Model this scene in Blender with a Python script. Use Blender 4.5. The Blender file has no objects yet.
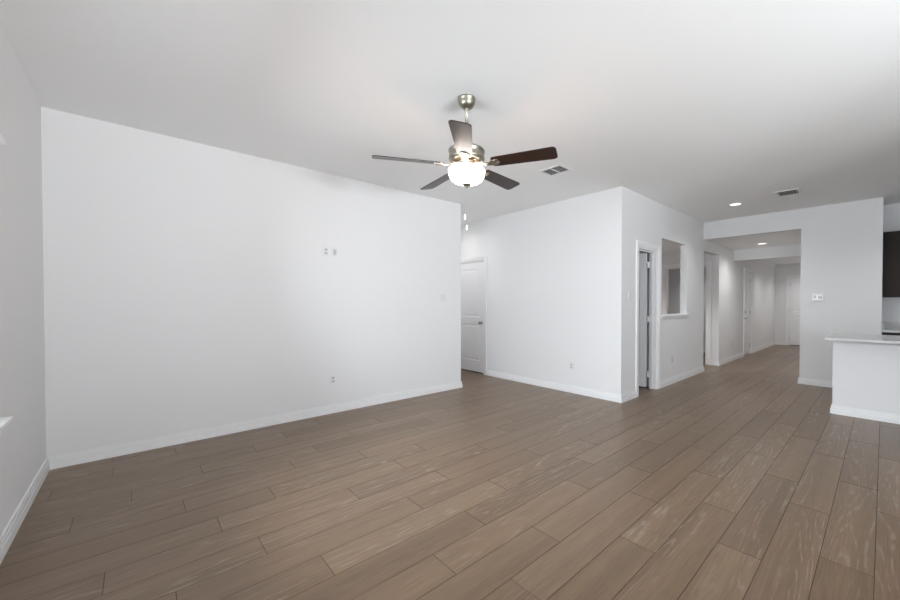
import bpy, bmesh, math, random
from mathutils import Vector, Matrix
random.seed(7)
S = bpy.context.scene
COL = S.collection
R = math.radians

# ------------------------------------------------------------------ camera
FPX, CX, CY = 373.33, 498.66, 307.745
yaw, pit, rol = R(45.921), R(-0.7432), R(0.0084)
fw = Vector((-math.sin(yaw)*math.cos(pit), math.cos(yaw)*math.cos(pit), math.sin(pit)))
rt = Vector((math.cos(yaw), math.sin(yaw), 0)); up = rt.cross(fw)
rt2 = rt*math.cos(rol) + up*math.sin(rol); up2 = rt2.cross(fw)
cd = bpy.data.cameras.new('camera'); co = bpy.data.objects.new('camera', cd); COL.objects.link(co)
m = Matrix((rt2, up2, -fw)).transposed().to_4x4(); m.translation = Vector((0, 0, 1.2679)); co.matrix_world = m
cd.sensor_fit = 'HORIZONTAL'; cd.sensor_width = 36; cd.lens = FPX/900*36
cd.shift_x = (450-CX)/900; cd.shift_y = (CY-300)/900; cd.clip_start = 0.05; cd.clip_end = 200
S.camera = co

# ------------------------------------------------------------------ colour management, world, daylight
S.view_settings.view_transform = 'Standard'; S.view_settings.look = 'None'
S.view_settings.gamma = 1; S.view_settings.use_curve_mapping = False
S.view_settings.exposure = 0.05
S.cycles.use_denoising = True
S.cycles.max_bounces = 14; S.cycles.diffuse_bounces = 10; S.cycles.glossy_bounces = 4; S.cycles.transmission_bounces = 6
W = bpy.data.worlds.new('sky'); S.world = W; W.use_nodes = True
bg = W.node_tree.nodes['Background']; bg.inputs[0].default_value = (0.80, 0.90, 1.0, 1); bg.inputs[1].default_value = 1.2
DAY = (0.90, 0.955, 1.0)
def area(name, loc, rot, sx, sy, power, col=DAY):
    l = bpy.data.lights.new(name, 'AREA'); l.shape = 'RECTANGLE'; l.size = sx; l.size_y = sy; l.energy = power; l.color = col
    o = bpy.data.objects.new(name, l); o.location = loc; o.rotation_euler = rot; COL.objects.link(o); return o
# daylight standing outside each window, shining in: (x0,x1) windows in the wall behind the camera, then those added in the side wall
WIN_BACK = [(-3.04, -1.30, 0.69, 2.05), (-0.95, 0.75, 0.69, 2.05), (1.20, 3.00, 0.05, 2.08)]
FILL_WIN_SIDE = [(-0.10, 1.10, 0.69, 2.08), (1.40, 2.60, 0.69, 2.08)]  # unseen side windows, added to light the left and walkway walls
# per window: (level sky light, light rising 35 deg off the sunlit ground, added ceiling fill rising 55 deg, high sky light falling 40 deg) in watts
PW_BACK = [(0, 0, 0, 245), (0, 0, 0, 0), (88, 0, 0, 50)]
PW_SIDE = (0, 0, 385, 0)
YW = -0.505; XR = 3.40
GC = (0.95, 0.98, 1.0)
for (a, b, z0, z1), (p, g, h, k) in zip(WIN_BACK, PW_BACK):
    if p: area('daylight', ((a+b)/2, YW-0.34, (z0+z1)/2), (R(90), 0, 0), b-a, z1-z0, p)
    if g: area('ground_light', ((a+b)/2, YW-0.60, (z0+z1)/2-0.35), (R(90+35), 0, 0), b-a, 1.2, g, GC)
    if k: area('high_sky', ((a+b)/2, YW-0.60, (z0+z1)/2+0.45), (R(90-40), 0, 0), b-a, 1.2, k)
    if h: area('ceiling_fill', ((a+b)/2, YW-0.60, 0.75), (R(90+55), 0, 0), b-a, 0.8, h, GC)
for (a, b, z0, z1) in FILL_WIN_SIDE:
    p, g, h, k = PW_SIDE
    if p: area('daylight', (XR+0.34, (a+b)/2, (z0+z1)/2), (R(90), 0, R(90)), b-a, z1-z0, p)
    if g: area('ground_light', (XR+0.60, (a+b)/2, (z0+z1)/2-0.35), (R(90+35), 0, R(90)), b-a, 1.2, g, GC)
    if k: area('high_sky', (XR+0.60, (a+b)/2, (z0+z1)/2+0.45), (R(90-40), 0, R(90)), b-a, 1.2, k)
    if h: area('ceiling_fill', (XR+0.60, (a+b)/2, 0.75), (R(90+55), 0, R(90)), b-a, 0.8, h, GC)  # unseen lamp aimed upward, added to fill the ceiling

# ------------------------------------------------------------------ materials
def mat(name, col, rough=0.6, metal=0.0, bump=0, bscale=200, var=0.0, emit=None, estr=0, spec=None):
    m = bpy.data.materials.new(name); m.use_nodes = True; nt = m.node_tree; b = nt.nodes['Principled BSDF']
    b.inputs['Base Color'].default_value = (*col, 1); b.inputs['Roughness'].default_value = rough; b.inputs['Metallic'].default_value = metal
    if spec is not None: b.inputs['Specular IOR Level'].default_value = spec
    tc = nt.nodes.new('ShaderNodeTexCoord')
    if bump:
        n = nt.nodes.new('ShaderNodeTexNoise'); n.inputs['Scale'].default_value = bscale; n.inputs['Detail'].default_value = 3
        nt.links.new(tc.outputs['Object'], n.inputs['Vector'])
        bp = nt.nodes.new('ShaderNodeBump'); bp.inputs['Strength'].default_value = bump; bp.inputs['Distance'].default_value = 0.002
        nt.links.new(n.outputs['Fac'], bp.inputs['Height']); nt.links.new(bp.outputs[0], b.inputs['Normal'])
    if var:
        n = nt.nodes.new('ShaderNodeTexNoise'); n.inputs['Scale'].default_value = 1.3; n.inputs['Detail'].default_value = 2
        nt.links.new(tc.outputs['Object'], n.inputs['Vector'])
        mx = nt.nodes.new('ShaderNodeMix'); mx.data_type = 'RGBA'
        mx.inputs[6].default_value = (*[c*(1-var) for c in col], 1); mx.inputs[7].default_value = (*[min(1, c*(1+var)) for c in col], 1)
        nt.links.new(n.outputs['Fac'], mx.inputs[0]); nt.links.new(mx.outputs[2], b.inputs['Base Color'])
    if emit:
        b.inputs['Emission Color'].default_value = (*emit, 1); b.inputs['Emission Strength'].default_value = estr
    return m

M = {}
M['wall'] = mat('wall_paint', (0.765, 0.768, 0.775), 0.75, bump=0.12, bscale=160, var=0.008, spec=0.3)
M['ceiling'] = mat('ceiling_paint', (0.86, 0.865, 0.865), 0.9, bump=0.15, bscale=120, var=0.008, spec=0.2)
M['trim'] = mat('trim_paint', (0.84, 0.843, 0.85), 0.4, bump=0.02, bscale=60)
M['door'] = mat('door_paint', (0.84, 0.845, 0.86), 0.42, bump=0.03, bscale=90)
M['plate'] = mat('plate_plastic', (0.74, 0.745, 0.745), 0.35, bump=0.01)
M['slot'] = mat('slot_dark', (0.10, 0.10, 0.11), 0.6, bump=0.01)
M['receptacle'] = mat('receptacle_plastic', (0.52, 0.52, 0.53), 0.4, bump=0.01)
M['screen'] = mat('display_grey', (0.30, 0.31, 0.31), 0.2, bump=0.01)
M['nickel'] = mat('brushed_nickel', (0.37, 0.35, 0.29), 0.38, 1.0, bump=0.05, bscale=300)
M['satin'] = mat('satin_nickel', (0.42, 0.41, 0.40), 0.35, 1.0, bump=0.02)
M['quartz'] = mat('quartz_white', (0.60, 0.60, 0.60), 0.22, var=0.02)
M['vent'] = mat('vent_paint', (0.80, 0.80, 0.80), 0.5, bump=0.02)
M['duct'] = mat('duct_shade_dark', (0.045, 0.05, 0.055), 0.8, bump=0.02)  # shade inside the duct put into the colour
M['cabinet'] = mat('espresso_wood', (0.016, 0.010, 0.007), 0.5, bump=0.2, bscale=60, var=0.25, spec=0.2)
M['toekick'] = mat('dark_base', (0.01, 0.009, 0.009), 0.6, bump=0.1)
M['backsplash'] = mat('backsplash_paint', (0.72, 0.72, 0.73), 0.5, bump=0.05)
M['shade'] = mat('frosted_glass', (0.95, 0.93, 0.9), 0.3, bump=0.01, emit=(1, 0.93, 0.86), estr=8.0)
M['led'] = mat('led_lens', (0.95, 0.95, 0.95), 0.4, bump=0.01, emit=(1, 0.98, 0.95), estr=1.7)
M['fob'] = mat('white_fob', (0.92, 0.92, 0.92), 0.3, bump=0.01)
M['chain'] = mat('chain_grey', (0.35, 0.34, 0.32), 0.6, bump=0.01)
M['gap_dark'] = mat('gap_shade_dark', (0.05, 0.05, 0.05), 0.7, bump=0.05)  # shade under the doors put into the colour

def glass_mat():
    m = bpy.data.materials.new('window_glass'); m.use_nodes = True; nt = m.node_tree; nt.nodes.clear()
    o = nt.nodes.new('ShaderNodeOutputMaterial'); t = nt.nodes.new('ShaderNodeBsdfTransparent'); g = nt.nodes.new('ShaderNodeBsdfGlossy')
    g.inputs['Roughness'].default_value = 0.02; t.inputs[0].default_value = (0.955, 0.96, 0.965, 1)
    f = nt.nodes.new('ShaderNodeFresnel'); f.inputs[0].default_value = 1.45; mx = nt.nodes.new('ShaderNodeMixShader')
    nt.links.new(f.outputs[0], mx.inputs[0]); nt.links.new(t.outputs[0], mx.inputs[1]); nt.links.new(g.outputs[0], mx.inputs[2]); nt.links.new(mx.outputs[0], o.inputs[0])
    return m
M['glass'] = glass_mat()

def floor_mat():
    m = bpy.data.materials.new('oak_plank'); m.use_nodes = True; nt = m.node_tree; N = nt.nodes.new; L = nt.links.new
    b = nt.nodes['Principled BSDF']
    at = N('ShaderNodeAttribute'); at.attribute_name = 'plank'
    sep = N('ShaderNodeSeparateColor'); L(at.outputs['Color'], sep.inputs[0])
    tc = N('ShaderNodeTexCoord'); mp = N('ShaderNodeMapping'); mp.inputs['Scale'].default_value = (1, 0.075, 1); L(tc.outputs['Object'], mp.inputs[0])
    off = N('ShaderNodeVectorMath'); off.operation = 'SCALE'; off.inputs['Scale'].default_value = 37; L(at.outputs['Color'], off.inputs[0])
    ad = N('ShaderNodeVectorMath'); ad.operation = 'ADD'; L(mp.outputs[0], ad.inputs[0]); L(off.outputs[0], ad.inputs[1])
    # cathedral grain: contour bands of a stretched noise
    n1 = N('ShaderNodeTexNoise'); n1.inputs['Scale'].default_value = 5.5; n1.inputs['Detail'].default_value = 1.6; n1.inputs['Distortion'].default_value = 0.1; L(ad.outputs[0], n1.inputs['Vector'])
    mu = N('ShaderNodeMath'); mu.operation = 'MULTIPLY'; mu.inputs[1].default_value = 120; L(n1.outputs['Fac'], mu.inputs[0])
    sn = N('ShaderNodeMath'); sn.operation = 'SINE'; L(mu.outputs[0], sn.inputs[0])
    r1 = N('ShaderNodeMapRange'); r1.inputs['From Min'].default_value = 0.5; r1.inputs['From Max'].default_value = 1.0; L(sn.outputs[0], r1.inputs['Value'])
    # fade the bands in patches
    n3 = N('ShaderNodeTexNoise'); n3.inputs['Scale'].default_value = 3.0; n3.inputs['Detail'].default_value = 1; L(ad.outputs[0], n3.inputs['Vector'])
    r3 = N('ShaderNodeMapRange'); r3.inputs['From Min'].default_value = 0.38; r3.inputs['From Max'].default_value = 0.62; L(n3.outputs['Fac'], r3.inputs['Value'])
    g1 = N('ShaderNodeMath'); g1.operation = 'MULTIPLY'; L(r1.outputs[0], g1.inputs[0]); L(r3.outputs[0], g1.inputs[1])
    # fine pores
    mp2 = N('ShaderNodeMapping'); mp2.inputs['Scale'].default_value = (150, 5, 1); L(tc.outputs['Object'], mp2.inputs[0])
    n2 = N('ShaderNodeTexNoise'); n2.inputs['Scale'].default_value = 1; n2.inputs['Detail'].default_value = 4; L(mp2.outputs[0], n2.inputs['Vector'])
    # broad streaks
    mp4 = N('ShaderNodeMapping'); mp4.inputs['Scale'].default_value = (16, 1.3, 1); L(ad.outputs[0], mp4.inputs[0])
    n4 = N('ShaderNodeTexNoise'); n4.inputs['Scale'].default_value = 1; n4.inputs['Detail'].default_value = 3; L(mp4.outputs[0], n4.inputs['Vector'])
    base = N('ShaderNodeMix'); base.data_type = 'RGBA'
    base.inputs[6].default_value = (0.150, 0.094, 0.054, 1); base.inputs[7].default_value = (0.194, 0.126, 0.075, 1); L(sep.outputs[0], base.inputs[0])
    st = N('ShaderNodeMix'); st.data_type = 'RGBA'; st.blend_type = 'MULTIPLY'; st.inputs[0].default_value = 1.0; L(base.outputs[2], st.inputs[6])
    cr = N('ShaderNodeMapRange'); cr.inputs['From Min'].default_value = 0.3; cr.inputs['From Max'].default_value = 0.7; cr.inputs['To Min'].default_value = 0.86; cr.inputs['To Max'].default_value = 1.13; L(n4.outputs['Fac'], cr.inputs['Value'])
    L(cr.outputs[0], st.inputs[7])
    po = N('ShaderNodeMix'); po.data_type = 'RGBA'; po.blend_type = 'MULTIPLY'; po.inputs[0].default_value = 1.0; L(st.outputs[2], po.inputs[6])
    cr2 = N('ShaderNodeMapRange'); cr2.inputs['From Min'].default_value = 0.3; cr2.inputs['From Max'].default_value = 0.7; cr2.inputs['To Min'].default_value = 0.84; cr2.inputs['To Max'].default_value = 1.16; L(n2.outputs['Fac'], cr2.inputs['Value'])
    L(cr2.outputs[0], po.inputs[7])
    gr = N('ShaderNodeMix'); gr.data_type = 'RGBA'; gr.inputs[7].default_value = (0.36, 0.30, 0.245, 1); L(po.outputs[2], gr.inputs[6])
    gf = N('ShaderNodeMath'); gf.operation = 'MULTIPLY'; gf.inputs[1].default_value = 0.55
    n5 = N('ShaderNodeTexNoise'); n5.inputs['Scale'].default_value = 1; n5.inputs['Detail'].default_value = 2; mp5 = N('ShaderNodeMapping'); mp5.inputs['Scale'].default_value = (45, 9, 1); L(tc.outputs['Object'], mp5.inputs[0]); L(mp5.outputs[0], n5.inputs['Vector'])
    r5 = N('ShaderNodeMapRange'); r5.inputs['From Min'].default_value = 0.40; r5.inputs['From Max'].default_value = 0.62; L(n5.outputs['Fac'], r5.inputs['Value'])
    g5 = N('ShaderNodeMath'); g5.operation = 'MULTIPLY'; L(g1.outputs[0], g5.inputs[0]); L(r5.outputs[0], g5.inputs[1]); L(g5.outputs[0], gf.inputs[0]); L(gf.outputs[0], gr.inputs[0])
    L(gr.outputs[2], b.inputs['Base Color'])
    b.inputs['Roughness'].default_value = 0.34; b.inputs['Specular IOR Level'].default_value = 0.65
    bp = N('ShaderNodeBump'); bp.inputs['Strength'].default_value = 0.25; bp.inputs['Distance'].default_value = 0.0015
    hs = N('ShaderNodeMath'); hs.operation = 'ADD'; L(g1.outputs[0], hs.inputs[0]); L(n2.outputs['Fac'], hs.inputs[1]); L(hs.outputs[0], bp.inputs['Height']); L(bp.outputs[0], b.inputs['Normal'])
    return m
M['floor'] = floor_mat()
M['groove'] = mat('plank_groove', (0.06, 0.042, 0.03), 0.8, bump=0.05)

def blade_mat():
    m = bpy.data.materials.new('walnut_blade'); m.use_nodes = True; nt = m.node_tree; N = nt.nodes.new; L = nt.links.new
    b = nt.nodes['Principled BSDF']; tc = N('ShaderNodeTexCoord'); mp = N('ShaderNodeMapping'); mp.inputs['Scale'].default_value = (3, 60, 60); L(tc.outputs['Object'], mp.inputs[0])
    n = N('ShaderNodeTexNoise'); n.inputs['Scale'].default_value = 1; n.inputs['Detail'].default_value = 3; L(mp.outputs[0], n.inputs['Vector'])
    mx = N('ShaderNodeMix'); mx.data_type = 'RGBA'; mx.inputs[6].default_value = (0.012, 0.0055, 0.0035, 1); mx.inputs[7].default_value = (0.040, 0.016, 0.009, 1)
    L(n.outputs['Fac'], mx.inputs[0]); L(mx.outputs[2], b.inputs['Base Color']); b.inputs['Roughness'].default_value = 0.32
    return m
M['blade'] = blade_mat()

# ------------------------------------------------------------------ helpers
def build(name, bm, m, parent=None, smooth=False, mats=None):
    me = bpy.data.meshes.new(name); bmesh.ops.recalc_face_normals(bm, faces=bm.faces) if smooth is not None else None
    bm.to_mesh(me); bm.free()
    for k in (mats or [m]): me.materials.append(k)
    if smooth:
        for p in me.polygons: p.use_smooth = True
    o = bpy.data.objects.new(name, me); COL.objects.link(o)
    if parent: o.parent = parent
    return o
def box(bm, x0, x1, y0, y1, z0, z1, bev=0.0):
    x0, x1 = sorted((x0, x1)); y0, y1 = sorted((y0, y1)); z0, z1 = sorted((z0, z1))
    g = bmesh.ops.create_cube(bm, size=1, matrix=Matrix.Translation(((x0+x1)/2, (y0+y1)/2, (z0+z1)/2)) @ Matrix.Diagonal((x1-x0, y1-y0, z1-z0, 1)))
    if bev:
        es = list({e for v in g['verts'] for e in v.link_edges})
        bmesh.ops.bevel(bm, geom=es, offset=bev, segments=2, affect='EDGES', profile=0.6)
def boxes(*L, bev=0.0):
    bm = bmesh.new()
    for b in L: box(bm, *b, bev=bev)
    return bm
def lathe(bm, prof, n=48, mt=Matrix.Identity(4)):
    rings = []
    for r, z in prof:
        if r < 1e-5: rings.append([bm.verts.new(mt @ Vector((0, 0, z)))])
        else: rings.append([bm.verts.new(mt @ Vector((r*math.cos(2*math.pi*k/n), r*math.sin(2*math.pi*k/n), z))) for k in range(n)])
    for a, b in zip(rings, rings[1:]):
        for k in range(n):
            k2 = (k+1) % n
            if len(a) == 1 and len(b) == 1: continue
            if len(a) == 1: bm.faces.new((a[0], b[k], b[k2]))
            elif len(b) == 1: bm.faces.new((a[k], a[k2], b[0]))
            else: bm.faces.new((a[k], a[k2], b[k2], b[k]))
def struct(o): o['kind'] = 'structure'; return o
def thing(name, label, cat, loc, rotz=0, group=None):
    o = bpy.data.objects.new(name, None); o.empty_display_size = 0.1; COL.objects.link(o); o.location = loc; o.rotation_euler = (0, 0, rotz)
    o['label'] = label; o['category'] = cat
    if group: o['group'] = group
    return o
def sthing(name, loc=(0, 0, 0)):
    o = bpy.data.objects.new(name, None); o.empty_display_size = 0.1; COL.objects.link(o); o.location = loc; o['kind'] = 'structure'; return o

# ------------------------------------------------------------------ key planes
XA, YB, XC, YH = -4.412, 4.421, -2.317, 7.475
YB = 4.408
YAE = 3.482; XP0, XP1 = -0.917, -0.022; YK = 8.08; YD = 8.42; YE = 14.0; HZ = 2.74; HL = 2.43; T = 0.105

# ------------------------------------------------------------------ floor (one mesh, every plank cut to the layout)
def make_floor():
    bm = bmesh.new(); cl = bm.loops.layers.float_color.new('plank')
    x0, x1, y0, y1 = -6.12, XR+0.1, YW-0.1, 14.7
    w, ln, gap = 0.194, 1.143, 0.0013
    ph = {0: 2.44, 1: 2.97, 2: 2.20, 3: 2.578, 4: 1.874, 5: 1.224, 6: 1.599, 7: 1.06, 8: 1.42, 9: .65, 10: .11, 11: .46, 12: -.12, 13: .328, 14: .637, 15: .2, 16: -.28, 17: -.038, 18: .341, 19: .72, 20: -.139, 21: .225}
    rnd = random.Random(11)
    r = -19
    while True:
        xb = -0.020 - w*r; xa = xb-w
        if xb < x0: break
        p = ph.get(r, rnd.random()*ln) % ln - ln*2
        while p < y1:
            a, b = max(xa+gap, x0), min(xb-gap, x1); c, d = max(p+gap, y0), min(p+ln-gap, y1)
            t = (rnd.random(), rnd.random(), rnd.random(), 1)
            if a < b and c < d:
                # chamfered top
                e = 0.0012
                v = [bm.verts.new(q) for q in ((a, c, -0.0012), (b, c, -0.0012), (b, d, -0.0012), (a, d, -0.0012), (a+e, c+e, 0), (b-e, c+e, 0), (b-e, d-e, 0), (a+e, d-e, 0))]
                for q in ((4, 5, 6, 7), (0, 1, 5, 4), (1, 2, 6, 5), (2, 3, 7, 6), (3, 0, 4, 7)):
                    f = bm.faces.new([v[k] for k in q])
                    for l in f.loops: l[cl] = t
            p += ln
        r += 1
    n = len(bm.faces)
    box(bm, x0, x1, y0, y1, -0.12, -0.002)
    bm.faces.ensure_lookup_table()
    for f in bm.faces[n:]: f.material_index = 1
    struct(build('floor', bm, None, mats=[M['floor'], M['groove']]))
make_floor()

# ------------------------------------------------------------------ ceilings
def S_(name, bm, m): return struct(build(name, bm, M[m]))
S_('ceiling', boxes((-6.12, XC-T, YW-0.12, YB+T, HZ, HZ+0.1), (XC-T, XR+0.12, YW-0.12, YK+T, HZ, HZ+0.1)), 'ceiling')
S_('ceiling_hallway', boxes((XC, XP0, YH+T, YE+.7, HL, HL+0.1)), 'ceiling')
S_('ceiling_study', boxes((-6.12, XC-T, YB+T, YD, 2.341, 2.44), (-6.12, XC-T, YD, 11.2, 2.43, 2.53)), 'ceiling')

# ------------------------------------------------------------------ walls
# left wall of the great room (long blank wall), its far end turning into the alcove
S_('wall_left', boxes((XA-T, XA, YW-T, YAE, 0, HZ), (-6.0, XA-T, YAE-T, YAE, 0, HZ), (-6.12, -6.0, YAE-T, YB+T, 0, HZ)), 'wall')
# rear wall with the alcove door
D1 = (-5.70, -4.93)
S_('wall_back', boxes((-6.0, D1[0], YB, YB+T, 0, HZ), (D1[0], D1[1], YB, YB+T, 2.03, HZ), (D1[1], XC, YB, YB+T, 0, HZ)), 'wall')
# wall along the walkway: doorway, pass-through, cased passage
WC0 = YB+T; D2 = (4.88, 5.47); PT = (5.63, 6.65, 1.085, 2.24); PG = (7.51, 8.42, 2.235)
S_('wall_walkway', boxes((XC-T, XC, WC0, D2[0], 0, HZ), (XC-T, XC, D2[0], D2[1], 2.03, HZ), (XC-T, XC, D2[1], PT[0], 0, HZ),
    (XC-T, XC, PT[0], PT[1], 0, PT[2]-0.02), (XC-T, XC, PT[0], PT[1], PT[3], HZ), (XC-T, XC, PT[1], PG[0], 0, HZ), (XC-T, XC, PG[0], PG[1], PG[2], HZ)), 'wall')
# hallway left wall with the far side door
D4 = (10.38, 11.02)
S_('wall_hallway', boxes((XC-T, XC, YD+T, D4[0], 0, HZ), (XC-T, XC, D4[0], D4[1], 2.03, HZ), (XC-T, XC, D4[1], YE, 0, HZ)), 'wall')
# wall facing down the passage, with a doorway
D3 = (-3.37, -2.54)
S_('wall_passage', boxes((-6.12, D3[0], YD, YD+T, 0, HZ), (D3[0], D3[1], YD, YD+T, 2.03, HZ), (D3[1], XC, YD, YD+T, 0, HZ)), 'wall')
# hallway end wall
D5 = (-1.98, -1.20)
S_('wall_end', boxes((XC-T, D5[0], YE, YE+T, 0, HL+.1), (D5[0], D5[1], YE, YE+T, 2.03, HL+.1), (D5[1], XP1, YE, YE+T, 0, HL+.1), (D5[0]-.2, D5[1]+.2, YE+.6, YE+.7, 0, HL+.1), (D5[0]-.2, D5[0]-.1, YE+T, YE+.6, 0, HL+.1), (D5[1]+.1, D5[1]+.2, YE+T, YE+.6, 0, HL+.1)), 'wall')
# header over the hallway mouth, thick pier between hallway and kitchen, dropped beam
S_('wall_header', boxes((XC, XP0, YH, YH+T, HL, HZ), (XC, XP0, YH+T, YD+1, HL+.1, HZ)), 'wall')
S_('wall_pier', boxes((XP0, XP1, YH, YE, 0, HZ)), 'wall')
S_('wall_beam', boxes((XC, XP0, 9.45, 9.58, 2.20, HL)), 'wall')
# kitchen wall, right wall with added windows, wall behind the camera with windows
S_('wall_kitchen', boxes((XP1, XR+T, YK, YK+T, 0, HZ)), 'wall')
def wall_with_windows(name, axis, c0, c1, s0, s1, wins):
    L = []; p = s0
    def add(a, b, z0, z1):
        if b-a < 1e-4 or z1-z0 < 1e-4: return
        L.append((a, b, c0, c1, z0, z1) if axis == 'x' else (c0, c1, a, b, z0, z1))
    for (a, b, z0, z1) in wins:
        add(p, a, 0, HZ); add(a, b, 0, z0); add(a, b, z1, HZ); p = b
    add(p, s1, 0, HZ); S_(name, boxes(*L), 'wall')
wall_with_windows('wall_front', 'x', YW-T, YW, XA, XR+T, WIN_BACK)
wall_with_windows('wall_right', 'y', XR, XR+T, YW, YK, FILL_WIN_SIDE)
# enclosures behind the doorways
S_('wall_closet', boxes((-6.12, -6.0, YB+T, YD, 0, HZ), (-4.62, -4.5, YB+T, YD, 0, 2.341), (-6.0, -4.62, 5.6, 5.72, 0, 2.341)), 'wall')
S_('wall_study', boxes((-4.5, XC-T, 5.57, 5.62, 0, 2.341)), 'wall')
S_('wall_bedroom', boxes((-4.5, XC-T, 10.4, 10.5, 0, 2.43), (-4.62, -4.5, YD+T, 10.5, 0, 2.43)), 'wall')
S_('wall_garage', boxes((-3.2, XC-T, 10.5, 10.6, 0, 2.5), (-3.2, XC-T, 11.3, 11.4, 0, 2.5), (-3.3, -3.2, 10.5, 11.4, 0, 2.5)), 'wall')

# ------------------------------------------------------------------ baseboards
PROF = [(0.0, 0.050, 0.018), (0.050, 0.057, 0.004), (0.057, 0.073, 0.014), (0.073, 0.080, 0.003), (0.080, 0.094, 0.010)]
def base_run(bm, p, q, n, e0=0, e1=0):
    """run from p to q on the wall face, n = outward normal; e0/e1 = 1 extends past an outside corner"""
    p = Vector(p); q = Vector(q); n = Vector(n); d = (q-p).normalized()
    for z0, z1, t in PROF:
        a = p-d*t*e0; b = q+d*t*e1; c = b+n*t
        xs = [a.x, b.x, c.x, (a+n*t).x]; ys = [a.y, b.y, c.y, (a+n*t).y]
        box(bm, min(xs), max(xs), min(ys), max(ys), z0, z1)
def baseboard(name, *runs):
    bm = bmesh.new()
    for r in runs: base_run(bm, *r)
    S_(name, bm, 'trim')
cs = 0.085
baseboard('baseboard_left', ((XA, YW), (XA, YAE), (1, 0), 0, 1), ((XA, YAE), (-6.0, YAE), (0, 1), 0, 0))
baseboard('baseboard_front', ((XA, YW), (1.1, YW), (0, 1)), ((3.1, YW), (XR, YW), (0, 1)))
baseboard('baseboard_back', ((D1[1]+cs, YB), (XC, YB), (0, -1), 0, 1), ((-6.0, YB), (D1[0]-cs, YB), (0, -1)))
baseboard('baseboard_walkway', ((XC, YB), (XC, D2[0]-cs), (1, 0), 0, 0), ((XC, D2[1]+cs), (XC, PG[0]), (1, 0), 0, 1))
baseboard('baseboard_passage', ((D3[1]+cs, YD), (XC, YD), (0, -1), 0, 1), ((-4.5, YD), (D3[0]-cs, YD), (0, -1)))
baseboard('baseboard_hallway', ((XC, YD), (XC, D4[0]-cs+.015), (1, 0), 0, 0), ((XC, D4[1]+cs-.015), (XC, YE), (1, 0)))
baseboard('baseboard_end', ((XC, YE), (D5[0]-.07, YE), (0, -1)), ((D5[1]+.07, YE), (XP0, YE), (0, -1)))
baseboard('baseboard_pier', ((XP0, YH), (XP1, YH), (0, -1), 1, 1), ((XP0, YH), (XP0, YE), (-1, 0), 0, 0))
baseboard('baseboard_right', ((XR, YW), (XR, YK), (-1, 0)))

# ------------------------------------------------------------------ doors
def casing_bm(w, h, depth, c=0.085, both=False):
    """local frame: opening spans x 0..w, z 0..h, wall face at y=0 facing -y, wall body towards +y"""
    bm = bmesh.new()
    for sgn, yy in ((-1, 0), (1, depth)) if both else ((-1, 0),):
        for a, b, t in ((0.005, 0.022, 0.010), (0.022, 0.05, 0.014), (0.05, c, 0.019)):
            ya, yb = yy, yy+sgn*t
            box(bm, -b, -a, ya, yb, 0, h+a)
            box(bm, w+a, w+b, ya, yb, 0, h+a)
            box(bm, -b, w+b, ya, yb, h+a, h+b)
    j = 0.018
    box(bm, -0.0, j, 0, depth, 0, h); box(bm, w-j, w, 0, depth, 0, h); box(bm, j, w-j, 0, depth, h-j, h)
    return bm
def slab_bm(w, h, t=0.035, z0=0.018):
    bm = bmesh.new()
    st = min(0.11, w*0.17)
    xs = [0, st, w-st, w]; zs = [z0, z0+0.20, z0+0.86, z0+0.99, h-0.125, h]
    for sgn in (-1, 1):
        y = 0 if sgn < 0 else t
        for i in range(3):
            for k in range(5):
                a, b, c, d = xs[i], xs[i+1], zs[k], zs[k+1]
                if i == 1 and k in (1, 3):
                    rings = [(0, 0), (0.012, 0.007), (0.030, 0.007), (0.042, 0.002), (0.06, 0.001)]
                    prev = None
                    for ins, dep in rings:
                        yy = y - sgn*dep
                        v = [bm.verts.new(q) for q in ((a+ins, yy, c+ins), (b-ins, yy, c+ins), (b-ins, yy, d-ins), (a+ins, yy, d-ins))]
                        if prev:
                            for s in range(4): bm.faces.new((prev[s], prev[(s+1) % 4], v[(s+1) % 4], v[s]))
                        prev = v
                    bm.faces.new(prev)
                else:
                    bm.faces.new([bm.verts.new(q) for q in ((a, y, c), (b, y, c), (b, y, d), (a, y, d))])
    for a, b, c, d in (((0, 0, z0), (w, 0, z0), (w, t, z0), (0, t, z0)), ((0, 0, h), (w, 0, h), (w, t, h), (0, t, h)),
                       ((0, 0, z0), (0, t, z0), (0, t, h), (0, 0, h)), ((w, 0, z0), (w, t, z0), (w, t, h), (w, 0, h))):
        bm.faces.new([bm.verts.new(q) for q in (a, b, c, d)])
    bmesh.ops.remove_doubles(bm, verts=bm.verts, dist=1e-5)
    return bm
def knob_bm(x, z, sides=(-1, 1), t=0.035):
    bm = bmesh.new()
    for s in sides:
        mt = Matrix.Translation((x, 0 if s < 0 else t, z)) @ Matrix.Rotation(R(90 if s < 0 else -90), 4, 'X')
        lathe(bm, [(0.0, 0), (0.032, 0), (0.032, 0.006), (0.014, 0.010), (0.011, 0.03), (0.018, 0.036), (0.027, 0.046), (0.028, 0.056), (0.020, 0.064), (0, 0.067)], 28, mt)
    return bm
def lever_bm(x, z, d):
    bm = bmesh.new(); mt = Matrix.Translation((x, 0, z)) @ Matrix.Rotation(R(90), 4, 'X')
    lathe(bm, [(0, 0), (0.033, 0), (0.033, 0.008), (0.012, 0.012), (0.011, 0.045), (0, 0.047)], 28, mt)
    box(bm, x-0.01 if d > 0 else x-0.11, x+0.11 if d > 0 else x+0.01, -0.055, -0.038, z-0.010, z+0.010, bev=0.006)
    return bm
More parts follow.
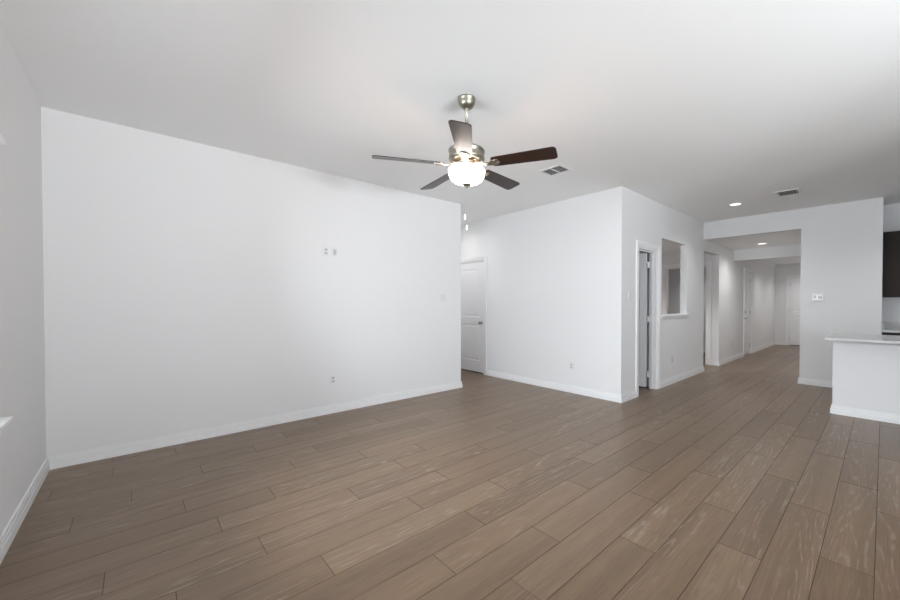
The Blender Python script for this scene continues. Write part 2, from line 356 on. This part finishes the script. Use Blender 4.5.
def door(name, loc, rot, w, h, slab=None, recess=0.045, knob=None, lever=None, c=0.085, both=False, depth=T, gap_shade=False):
    """slab: None for no slab or dict(angle, hinge) ; local x runs along the wall"""
    root = sthing(name, loc); root.rotation_euler = (0, 0, rot)
    build('door_frame', casing_bm(w, h, depth, c, both), M['trim'], root)
    if slab is not None:
        j = 0.021; sw = w-2*j
        sl = build('door_panel', slab_bm(sw, h-0.021), M['door'], root)
        if slab.get('angle'):
            # hinge at far jamb (x=w-j), on the inner face
            sl.matrix_local = Matrix.Translation((w-j, depth+0.034, 0)) @ Matrix.Rotation(slab['angle'], 4, 'Z') @ Matrix.Translation((-sw, -0.035, 0))
        else:
            sl.location = (j, recess, 0)
        if gap_shade:
            build('door_gap_shade', boxes((0.0, sw, 0.004, 0.030, 0.003, 0.019)), M['gap_dark'], sl)  # dark strip painted in for the shaded gap under the door
        if knob is not None: build('door_knob', knob_bm(knob[0]-j, knob[1]), M['satin'], sl, True)
        if lever is not None:
            build('door_lever', lever_bm(lever[0]-j, lever[1], lever[2]), M['satin'], sl, True)
            b = bmesh.new(); lathe(b, [(0, 0), (0.03, 0), (0.03, 0.012), (0.022, 0.018), (0, 0.018)], 28, Matrix.Translation((lever[0]-j, 0, lever[1]+0.15)) @ Matrix.Rotation(R(90), 4, 'X'))
            box(b, lever[0]-j-0.004, lever[0]-j+0.004, -0.03, -0.016, lever[1]+0.136, lever[1]+0.164)
            build('deadbolt', b, M['satin'], sl, True)
        for z in (0.21, 1.03, 1.83):
            b = bmesh.new()
            if slab.get('angle'):
                lathe(b, [(0, z-0.045), (0.006, z-0.045), (0.006, z+0.045), (0, z+0.045)], 12, Matrix.Translation((w-j-0.004, depth+0.012, 0)))
                box(b, w-j-0.003, w-j, depth-0.03, depth+0.012, z-0.044, z+0.044); box(b, w-j-0.035, w-j, depth+0.0105, depth+0.0135, z-0.044, z+0.044)
                build('hinge', b, M['trim'], root)
            elif slab.get('hinges'):
                x = w-0.019 if slab['hinges'] > 0 else 0.019
                lathe(b, [(0, z-0.045), (0.006, z-0.045), (0.006, z+0.045), (0, z+0.045)], 12, Matrix.Translation((x, recess-0.006, 0)))
                build('hinge', b, M['satin'], root)
        # stop strip
        b = bmesh.new()
        yy = recess+0.036 if not slab.get('angle') else depth-0.055
        box(b, 0.018, 0.03, yy, yy+0.03, 0, h-0.018); box(b, w-0.03, w-0.018, yy, yy+0.03, 0, h-0.018); box(b, 0.03, w-0.03, yy, yy+0.03, h-0.03, h-0.018)
        build('door_stop', b, M['trim'], root)
    return root
# door_1: alcove closet door, closed
door('door_1', (D1[0], YB, 0), 0, D1[1]-D1[0], 2.03, slab=dict(hinges=-1), recess=0.012, knob=(D1[1]-D1[0]-0.072, 0.915), gap_shade=True)
# door_2: open into the small room off the walkway (wall faces +x: local -y -> +x)
door('door_2', (XC, D2[0], 0), R(90), D2[1]-D2[0], 2.03, slab=dict(angle=R(-88)), knob=(0.07, 0.92), c=0.078, gap_shade=True)
# door_3: cased doorway at the passage end
door('door_3', (D3[0], YD, 0), 0, D3[1]-D3[0], 2.03, slab=None, both=True)
# door_4: hallway side door with lever and deadbolt
door('door_4', (XC, D4[0], 0), R(90), D4[1]-D4[0], 2.03, slab=dict(hinges=1), recess=0.02, lever=(0.14, 0.90, 1), c=0.07)
# door_5: door at the hallway end
door('door_5', (D5[0], YE, 0), 0, D5[1]-D5[0], 2.03, slab=dict(hinges=-1), recess=0.02, knob=(D5[1]-D5[0]-0.085, 0.92), c=0.07, gap_shade=True)
# pass-through sill
b = bmesh.new(); box(b, XC-T-0.025, XC+0.032, PT[0]-0.03, PT[1]+0.07, PT[2]-0.02, PT[2], bev=0.004)
box(b, XC, XC+0.012, PT[0]-0.0, PT[1]+0.04, PT[2]-0.055, PT[2]-0.02, bev=0.003)
S_('trim_1', b, 'trim')

# ------------------------------------------------------------------ windows (behind and beside the camera)
def window(name, axis, a, b, z0, z1, wi, wo, sill=True, mull=1, rail=True):
    """wi = inner wall face coordinate, wo = outer; axis = direction the window runs"""
    root = sthing(name, (0, 0, 0)); s = 1 if wo > wi else -1
    def bx(bm, u0, u1, v0, v1, zz0, zz1, bev=0):
        if axis == 'x': box(bm, u0, u1, v0, v1, zz0, zz1, bev)
        else: box(bm, v0, v1, u0, u1, zz0, zz1, bev)
    f0, f1 = wo-s*0.06, wo-s*0.01
    f = bmesh.new(); w = 0.045
    bx(f, a, a+w, f0, f1, z0, z1); bx(f, b-w, b, f0, f1, z0, z1); bx(f, a+w, b-w, f0, f1, z0, z0+w); bx(f, a+w, b-w, f0, f1, z1-w, z1)
    for k in range(mull):
        c = a+(b-a)*(k+1)/(mull+1); bx(f, c-w/2, c+w/2, f0, f1, z0+w, z1-w)
    zm = (z0+z1)/2
    if rail: 
        for k in range(mull+1):
            ca = a+(b-a)*k/(mull+1)+(w if k == 0 else w/2); cb = a+(b-a)*(k+1)/(mull+1)-(w if k == mull else w/2)
            bx(f, ca, cb, f0+s*0.008, f1-s*0.008, zm-0.018, zm+0.018)
    build('window_frame', f, M['trim'], root)
    g = bmesh.new(); bx(g, a+w, b-w, wo-s*0.036, wo-s*0.032, z0+w, z1-w); build('window_pane', g, M['glass'], root)
    if sill:
        t = bmesh.new(); bx(t, a-0.055, b+0.055, wi-s*0.045, wo-s*0.06, z0-0.02, z0, 0.003); bx(t, a-0.03, b+0.03, wi-s*0.012, wi, z0-0.085, z0-0.02, 0.002)
        build('window_sill', t, M['trim'], root)
    return root
k = 1
for i, (a, b_, z0, z1) in enumerate(WIN_BACK):
    window('window_%d' % k, 'x', a, b_, z0, z1, YW, YW-T, sill=(i < 2), rail=(i < 2)); k += 1
for (a, b_, z0, z1) in FILL_WIN_SIDE:
    window('window_%d' % k, 'y', a, b_, z0, z1, XR, XR+T); k += 1
# raised blind headrails over the two living room windows
for i in (0, 1):
    a, b_, z0, z1 = WIN_BACK[i]
    t = thing('window_blind', ['white blind valance above the window nearest the blank left wall', 'white blind valance above the middle window behind the camera'][i], 'blind', ((a+b_)/2, YW, z1-0.005), 0, 'raised window blinds')
    h = (b_-a)/2
    build('headrail', boxes((-h-0.0+0.01, h-0.01, -0.06, 0.045, -0.0, 0.030), bev=0.003), M['trim'], t)
    bm = bmesh.new()
    for q in range(8): box(bm, -h+0.012, h-0.012, -0.045, -0.005, -0.004-0.005*q-0.003, -0.004-0.005*q)
    build('slat_stack', bm, M['trim'], t)

# ------------------------------------------------------------------ ceiling fan
FX, FY = -2.108, 1.720
fan = thing('ceiling_fan', 'brushed nickel ceiling fan with five dark walnut blades and a lit white glass bowl', 'ceiling fan', (FX, FY, HZ))
bm = bmesh.new(); lathe(bm, [(0, 0), (0.063, 0), (0.064, -0.004), (0.063, -0.012), (0.060, -0.015), (0.059, -0.034), (0.052, -0.052), (0.038, -0.066), (0.026, -0.072), (0.018, -0.074), (0, -0.074)])
build('canopy', bm, M['nickel'], fan, True)
bm = bmesh.new(); lathe(bm, [(0, -0.074), (0.018, -0.074), (0.018, -0.079), (0.011, -0.083), (0.011, -0.325), (0.02, -0.33), (0.024, -0.336), (0.024, -0.365), (0, -0.365)], 32)
build('downrod', bm, M['nickel'], fan, True)
ZM = -0.325
bm = bmesh.new(); lathe(bm, [(0, -0.358), (0.06, -0.360), (0.108, -0.364), (0.126, -0.369), (0.131, -0.376), (0.131, -0.384), (0.127, -0.388), (0.126, -0.425), (0.129, -0.430), (0.128, -0.438), (0.115, -0.452), (0.09, -0.462), (0, -0.462)], 64)
build('motor_housing', bm, M['nickel'], fan, True)
bm = bmesh.new()
lathe(bm, [(0, -0.462), (0.074, -0.462), (0.076, -0.468), (0.058, -0.474), (0.054, -0.482), (0.060, -0.490), (0.082, -0.497), (0.108, -0.501), (0.114, -0.504), (0.114, -0.509), (0, -0.511)], 64)
build('light_fitter', bm, M['nickel'], fan, True)
bm = bmesh.new(); lathe(bm, [(0.114, -0.504), (0.126, -0.507), (0.131, -0.513), (0.132, -0.524), (0.130, -0.545), (0.124, -0.565), (0.113, -0.583), (0.094, -0.598), (0.064, -0.609), (0.03, -0.615), (0, -0.616)], 64)
bowl = build('glass_bowl', bm, M['shade'], fan, True)
bm = bmesh.new(); lathe(bm, [(0, -0.611), (0.031, -0.611), (0.033, -0.617), (0.026, -0.624), (0.014, -0.629), (0.009, -0.634), (0.010, -0.640), (0, -0.645)], 32)
build('finial', bm, M['nickel'], fan, True)
# blades: azimuth of blade 1 points towards the camera
az0 = math.atan2(0-FY, 0-FX) + R(-3.4)
def blade_mesh():
    bm = bmesh.new(); r0, r1, t = 0.190, 0.650, 0.006
    out = []
    def corner(cx, cy, r, a0, a1, n=6):
        for q in range(n+1):
            a = a0+(a1-a0)*q/n; out.append((cx+r*math.cos(a), cy+r*math.sin(a)))
    wr, wt = 0.053, 0.066
    corner(r1-0.028, wt-0.028, 0.028, R(90), R(0)); corner(r1-0.028, -wt+0.028, 0.028, 0, R(-90)); corner(r0+0.02, -wr+0.02, 0.02, R(-90), R(-180)); corner(r0+0.02, wr-0.02, 0.02, R(180), R(90))
    lo = [bm.verts.new((x, y, -t/2)) for x, y in out]; hi = [bm.verts.new((x, y, t/2)) for x, y in out]
    bm.faces.new(lo); bm.faces.new(hi)
    n = len(out)
    for q in range(n): bm.faces.new((lo[q], lo[(q+1) % n], hi[(q+1) % n], hi[q]))
    return bm
def iron_mesh():
    bm = bmesh.new()
    # cranked arm from the motor underside out to a forked plate under the blade
    pts = [(0.07, 0.012, 0.022, 0.012), (0.11, 0.006, 0.017, 0.009), (0.14, -0.010, 0.013, 0.008), (0.165, -0.012, 0.018, 0.006), (0.195, -0.0075, 0.030, 0.005), (0.222, -0.0065, 0.036, 0.004), (0.240, -0.0065, 0.024, 0.004), (0.248, -0.0065, 0.010, 0.004)]
    rings = []
    for x, z, hw, th in pts:
        rings.append([bm.verts.new((x, -hw, z-th/2)), bm.verts.new((x, hw, z-th/2)), bm.verts.new((x, hw, z+th/2)), bm.verts.new((x, -hw, z+th/2))])
    for a, b in zip(rings, rings[1:]):
        for q in range(4): bm.faces.new((a[q], a[(q+1) % 4], b[(q+1) % 4], b[q]))
    bm.faces.new(rings[0]); bm.faces.new(rings[-1])
    for x, y in ((0.212, -0.022), (0.212, 0.022), (0.236, 0)):
        lathe(bm, [(0, -0.0125), (0.004, -0.012), (0.0055, -0.009), (0.0055, -0.008)], 12, Matrix.Translation((x, y, 0)))
    return bm
PITCH = R(-13)
for kk in range(5):
    a = az0 + kk*2*math.pi/5
    bl = build('blade', blade_mesh(), M['blade'], fan) if kk == 0 else bl0.copy()
    if kk == 0: bl0 = bl
    else: COL.objects.link(bl); bl.parent = fan
    bl.matrix_local = Matrix.Translation((0, 0, -0.480)) @ Matrix.Rotation(R(1.9), 4, Vector((-fw.x, -fw.y, 0))) @ Matrix.Rotation(a, 4, 'Z') @ Matrix.Rotation(PITCH, 4, 'X')
    ir = build('blade_iron', iron_mesh(), M['nickel'], bl) if kk == 0 else ir0.copy()
    if kk == 0: ir0 = ir
    else: COL.objects.link(ir); ir.parent = bl
# pull chains with white fobs
cam_r = Vector((math.cos(yaw), math.sin(yaw), 0))
for off, zb, dy in ((-0.0175, -0.856, 0.05), (-0.0035, -0.932, 0.05)):
    p = cam_r*off + Vector((-fw.x, -fw.y, 0)).normalized()*(-dy)
    bm = bmesh.new(); z = -0.50
    lathe(bm, [(0, -0.498), (0.0006, -0.505), (0.0006, zb+0.035), (0, zb+0.035)], 8, Matrix.Translation(p))
    z = -0.51
    while z > zb+0.04:
        bmesh.ops.create_icosphere(bm, subdivisions=1, radius=0.0011, matrix=Matrix.Translation(p+Vector((0, 0, z)))); z -= 0.008
    ch = build('pull_chain', bm, M['chain'], fan)
    bm = bmesh.new(); lathe(bm, [(0, zb+0.037), (0.003, zb+0.036), (0.0065, zb+0.026), (0.0075, zb+0.010), (0.006, zb-0.003), (0, zb-0.005)], 16, Matrix.Translation(p))
    build('chain_fob', bm, M['fob'], ch, True)
# orange lamps added above the closed bowl to redden the blade roots
for q in range(3):
    l = bpy.data.lights.new('blade_glow_lamp', 'POINT'); l.energy = 5.0; l.color = (1, 0.6, 0.42); l.shadow_soft_size = 0.02
    o = bpy.data.objects.new('blade_glow_lamp', l); COL.objects.link(o); a = az0+R(0)+q*2*math.pi/3
    o.parent = fan; o.location = (0.085*math.cos(a), 0.085*math.sin(a), -0.487)

# ------------------------------------------------------------------ recessed lights
def recessed(label, x, y, z, r=0.082, power=14, spot=130, blend=0.6):
    t = thing('recessed_light', label, 'ceiling light', (x, y, z), group='round recessed ceiling downlights')
    bm = bmesh.new(); lathe(bm, [(r-0.012, -0.002), (r-0.010, -0.006), (r, -0.006), (r+0.006, -0.003), (r+0.007, 0), (r-0.012, 0)], 40); build('trim_ring', bm, M['plate'], t, True)
    bm = bmesh.new(); lathe(bm, [(0, -0.0035), (r-0.011, -0.0035), (r-0.011, -0.001), (0, -0.001)], 40); build('lens', bm, M['led'], t)
    l = bpy.data.lights.new('downlight', 'SPOT'); l.energy = power; l.spot_size = R(spot); l.spot_blend = blend; l.shadow_soft_size = 0.06; l.color = (1, 0.985, 0.965)
    o = bpy.data.objects.new('downlight', l); COL.objects.link(o); o.location = (0, 0, -0.02); o.parent = t
recessed('round white recessed downlight, lit, in the main ceiling beside the hallway opening', -1.554, 6.417, HZ, power=46, blend=1.0, spot=140)
recessed('round white recessed downlight, lit, in the lower hallway ceiling', -1.673, 8.787, HL, power=58, spot=160, blend=1.0)
recessed('round white recessed downlight past the dropped beam, above the side door', -1.50, 11.76, HL, power=50, spot=140, blend=1.0)
recessed('round white recessed downlight past the dropped beam, before the end door', -1.50, 13.24, HL, power=44, spot=140, blend=1.0)
recessed('unseen fill downlight added over the kitchen counter', 0.9, 7.0, HZ, power=34)  # no fitting seen here; added to throw light on the floor
recessed('unseen fill downlight added in the ceiling of the small room behind the pass-through', -3.3, 6.9, 2.341, power=95)  # added lamp, unseen; brightens the view through the pass-through
recessed('unseen fill downlight added in the alcove ceiling by the closed door', -5.3, 3.80, HZ, power=27, spot=178, blend=1.0)  # hidden lamp added to brighten the alcove door
recessed('unseen fill downlight added in the bedroom ceiling beyond the passage doorway', -3.0, 9.5, 2.43, power=28)  # added out of view to lift the dim doorway

# ------------------------------------------------------------------ ceiling vents
def vent(label, x, y, w, d, bars, along, split=False):
    t = thing('ceiling_vent', label, 'air vent', (x, y, HZ), group='ceiling air vents')
    f = 0.028; bm = bmesh.new()
    for a in ((-w/2-f, w/2+f, -d/2-f, -d/2), (-w/2-f, w/2+f, d/2, d/2+f), (-w/2-f, -w/2, -d/2, d/2), (w/2, w/2+f, -d/2, d/2)): box(bm, *a, -0.007, 0, bev=0.002)
    if split: box(bm, -0.007, 0.007, -d/2, d/2, -0.008, -0.001)
    build('vent_frame', bm, M['vent'], t)
    build('duct_shade', boxes((-w/2, w/2, -d/2, d/2, -0.0012, -0.0004)), M['duct'], t)  # flat dark sheet in place of the duct's inner shade; ceiling is uncut
    n = bars
    for q in range(n):
        bm = bmesh.new()
        if along == 'x':
            c = -d/2+d*(q+0.5)/n; mt = Matrix.Translation((0, c, -0.007)) @ Matrix.Rotation(R(38), 4, 'X') @ Matrix.Diagonal((w-0.002, 0.011, 0.001, 1))
        else:
            c = -w/2+w*(q+0.5)/n; mt = Matrix.Translation((c, 0, -0.007)) @ Matrix.Rotation(R(30), 4, 'Y') @ Matrix.Diagonal((0.012, d-0.002, 0.001, 1))
        bmesh.ops.create_cube(bm, size=1, matrix=mt)
        build('louver', bm, M['vent'], t)
vent('square white ceiling vent in two grey louvered halves beside the fan blade tip', -2.554, 3.345, 0.245, 0.176, 7, 'x', True)
vent('dark slatted ceiling vent in front of the hallway header', -0.908, 6.25, 0.205, 0.245, 7, 'y')

# ------------------------------------------------------------------ wall plates: local x along the wall, +z up, face towards -y
def plate_base(w, h):
    bm = bmesh.new(); box(bm, -w/2, w/2, -0.006, 0, -h/2, h/2, bev=0.0022); return bm
def wall_item(name, label, cat, p, rot, group=None): return thing(name, label, cat, p, rot, group)
def outlet(label, p, rot, w=0.072, h=0.116):
    t = wall_item('wall_outlet', label, 'outlet', p, rot, 'white duplex wall outlets')
    build('cover_plate', plate_base(w, h), M['plate'], t)
    for s in (-1, 1):
        r = build('receptacle', boxes((-0.017, 0.017, -0.0075, -0.005, s*0.0195-0.014, s*0.0195+0.014), bev=0.001), M['receptacle'], t)
        build('slot', boxes((-0.0078, -0.0056, -0.0082, -0.0070, s*0.0195-0.003, s*0.0195+0.006), (0.0056, 0.0078, -0.0082, -0.0070, s*0.0195-0.003, s*0.0195+0.005), (-0.002, 0.002, -0.0082, -0.0070, s*0.0195-0.011, s*0.0195-0.007)), M['slot'], r)
    return t
def switch(label, p, rot, gangs=1):
    t = wall_item('light_switch', label, 'light switch', p, rot, 'white wall light switches'); w = 0.070 + 0.046*(gangs-1)
    build('cover_plate', plate_base(w, 0.117), M['plate'], t)
    for g in range(gangs):
        c = (g-(gangs-1)/2)*0.046
        bm = bmesh.new(); box(bm, c-0.0165, c+0.0165, -0.0075, -0.005, -0.033, 0.033, bev=0.0008)
        r = build('rocker_surround', bm, M['receptacle'], t)
        bm = bmesh.new(); mt = Matrix.Translation((c, -0.0085, 0)) @ Matrix.Rotation(R(3), 4, 'X') @ Matrix.Diagonal((0.027, 0.004, 0.058, 1)); bmesh.ops.create_cube(bm, size=1, matrix=mt)
        build('rocker', bm, M['plate'], r)
    return t
RX = R(90)      # faces +x
outlet('white duplex outlet high on the blank left wall, left of its twin plate', (XA, 1.543, 1.852), RX)
t = wall_item('cable_plate', 'white cable plate high on the blank left wall, right of the duplex outlet', 'wall plate', (XA, 1.640, 1.852), RX)
build('cover_plate', plate_base(0.072, 0.116), M['plate'], t)
build('jack_insert', boxes((-0.017, 0.017, -0.0075, -0.005, -0.034, 0.034), bev=0.001), M['receptacle'], t)
bm = bmesh.new()
for s in (0,): lathe(bm, [(0, 0), (0.006, 0), (0.006, 0.006), (0.003, 0.008), (0, 0.008)], 16, Matrix.Translation((0, -0.0072, s*0.016)) @ Matrix.Rotation(R(90), 4, 'X'))
build('coax_jack', bm, M['satin'], t)
outlet('white duplex outlet low on the blank left wall above the baseboard', (XA, 1.613, 0.385), RX)
switch('white two-gang light switch near the far end of the blank left wall', (XA, 3.158, 1.345), RX, 2)
outlet('white duplex outlet low on the back wall right of the closed alcove door', (-3.07, YB, 0.375), 0)
switch('white single light switch on the narrow wall strip beside the open doorway', (XC, 4.625, 1.352), RX, 1)
outlet('white duplex outlet under the pass-through sill', (XC, 6.055, 0.376), RX)
outlet('white duplex outlet low on the hallway wall before the side door', (XC, 9.35, 0.368), RX)
t = wall_item('thermostat', 'white wall thermostat with small grey screen on the pier right of the hallway', 'thermostat', (-0.705, YH, 1.352), 0)
build('wall_mount', boxes((-0.073, 0.073, -0.006, 0, -0.056, 0.056), bev=0.002), M['plate'], t)
build('housing', boxes((-0.066, 0.066, -0.026, -0.006, -0.048, 0.048), bev=0.004), M['fob'], t)
build('display', boxes((0.004, 0.050, -0.0272, -0.0255, -0.022, 0.022)), M['screen'], t)
bm = bmesh.new()
for zz in (0.022, 0.004): box(bm, -0.046, -0.022, -0.029, -0.0255, zz-0.006, zz+0.006, bev=0.001)
build('button', bm, M['screen'], t)

# ------------------------------------------------------------------ kitchen
ZC = 0.888
isl = thing('kitchen_island', 'white painted kitchen island base with stepped baseboard, standing right of the hallway pier', 'kitchen island', (-0.405, 5.73, 0))
build('body', boxes((0, 3.3, 0, 0.62, 0, ZC-0.028)), M['wall'], isl)
bm = bmesh.new(); base_run(bm, (0, 0), (3.3, 0), (0, -1), 1, 0); base_run(bm, (0, 0), (0, 0.62), (-1, 0), 0, 0); build('baseboard', bm, M['trim'], isl)
bm = bmesh.new(); box(bm, -0.448, 2.9, 5.425, 6.385, ZC-0.027, ZC, bev=0.003)
o = build('countertop', bm, M['quartz']); o['label'] = 'white quartz countertop overhanging the white kitchen island'; o['category'] = 'countertop'

def shaker(bm, x0, x1, z0, z1, y, fr=0.058):
    box(bm, x0, x0+fr, y-0.019, y, z0, z1); box(bm, x1-fr, x1, y-0.019, y, z0, z1)
    box(bm, x0+fr, x1-fr, y-0.019, y, z0, z0+fr); box(bm, x0+fr, x1-fr, y-0.019, y, z1-fr, z1); box(bm, x0+fr, x1-fr, y-0.010, y, z0+fr, z1-fr)
widths = [0.42, 0.60, 0.90]
x = XP1+0.003
for i, w in enumerate(widths):
    loc = ['beside the pier', 'second from the pier', 'third from the pier', 'farthest from the pier'][i]
    t = thing('wall_cabinet', 'espresso brown wall cabinet with shaker doors, ' + loc, 'cabinet', (x, YK, 1.352), 0, 'dark kitchen wall cabinets')
    build('carcass', boxes((0, w-0.002, -0.33, -0.001, 0, 0.938)), M['cabinet'], t)
    n = 1 if w < 0.5 else 2
    # first unit: wide filler stile against the pier
    s0 = 0.0
    for q in range(n):
        bm = bmesh.new(); a = s0+(w-s0)*q/n+0.003; c = s0+(w-s0)*(q+1)/n-0.004
        shaker(bm, a, c, 0.004, 0.934, -0.331, 0.062 if i else 0.115); d = build('cabinet_door', bm, M['cabinet'], t)
        hx = c-0.03 if q == 0 else a+0.03
        bm = bmesh.new(); box(bm, hx-0.005, hx+0.005, -0.375, -0.365, 0.05, 0.18, bev=0.002); box(bm, hx-0.004, hx+0.004, -0.365, -0.35, 0.06, 0.07); box(bm, hx-0.004, hx+0.004, -0.365, -0.35, 0.16, 0.17)
        build('handle', bm, M['satin'], d)
    x += w
x = XP1+0.003
for i, w in enumerate(widths):
    loc = ['beside the pier', 'second from the pier', 'third from the pier', 'farthest from the pier'][i]
    t = thing('base_cabinet', 'espresso brown base cabinet behind the island, ' + loc, 'cabinet', (x, YK, 0), 0, 'dark kitchen base cabinets')
    build('carcass', boxes((0, w-0.002, -0.57, -0.001, 0.10, ZC-0.031), (0, w-0.002, -0.50, -0.001, 0, 0.10)), M['cabinet'], t)
    bm = bmesh.new(); shaker(bm, 0.003, w-0.005, 0.70, ZC-0.04, -0.571, 0.04); d = build('drawer', bm, M['cabinet'], t)
    build('handle', boxes((w/2-0.06, w/2+0.06, -0.615, -0.605, 0.76, 0.77), (w/2-0.055, w/2-0.045, -0.605, -0.59, 0.76, 0.77), (w/2+0.045, w/2+0.055, -0.605, -0.59, 0.76, 0.77)), M['satin'], d)
    n = 1 if w < 0.5 else 2
    for q in range(n):
        bm = bmesh.new(); shaker(bm, w*q/n+0.003, w*(q+1)/n-0.004, 0.105, 0.69, -0.571); build('cabinet_door', bm, M['cabinet'], t)
    x += w
bm = bmesh.new(); box(bm, XP1+0.002, x, YK-0.60, YK-0.001, ZC-0.03, ZC, bev=0.002); 
o = build('countertop', bm, M['quartz']); o['label'] = 'white quartz counter along the kitchen wall under the dark wall cabinets'; o['category'] = 'countertop'
build('upstand', boxes((XP1+0.002, x, YK-0.02, YK-0.001, ZC, ZC+0.10), (XP1+0.001, XP1+0.02, YK-0.58, YK-0.02, ZC, ZC+0.10)), M['quartz'], o)
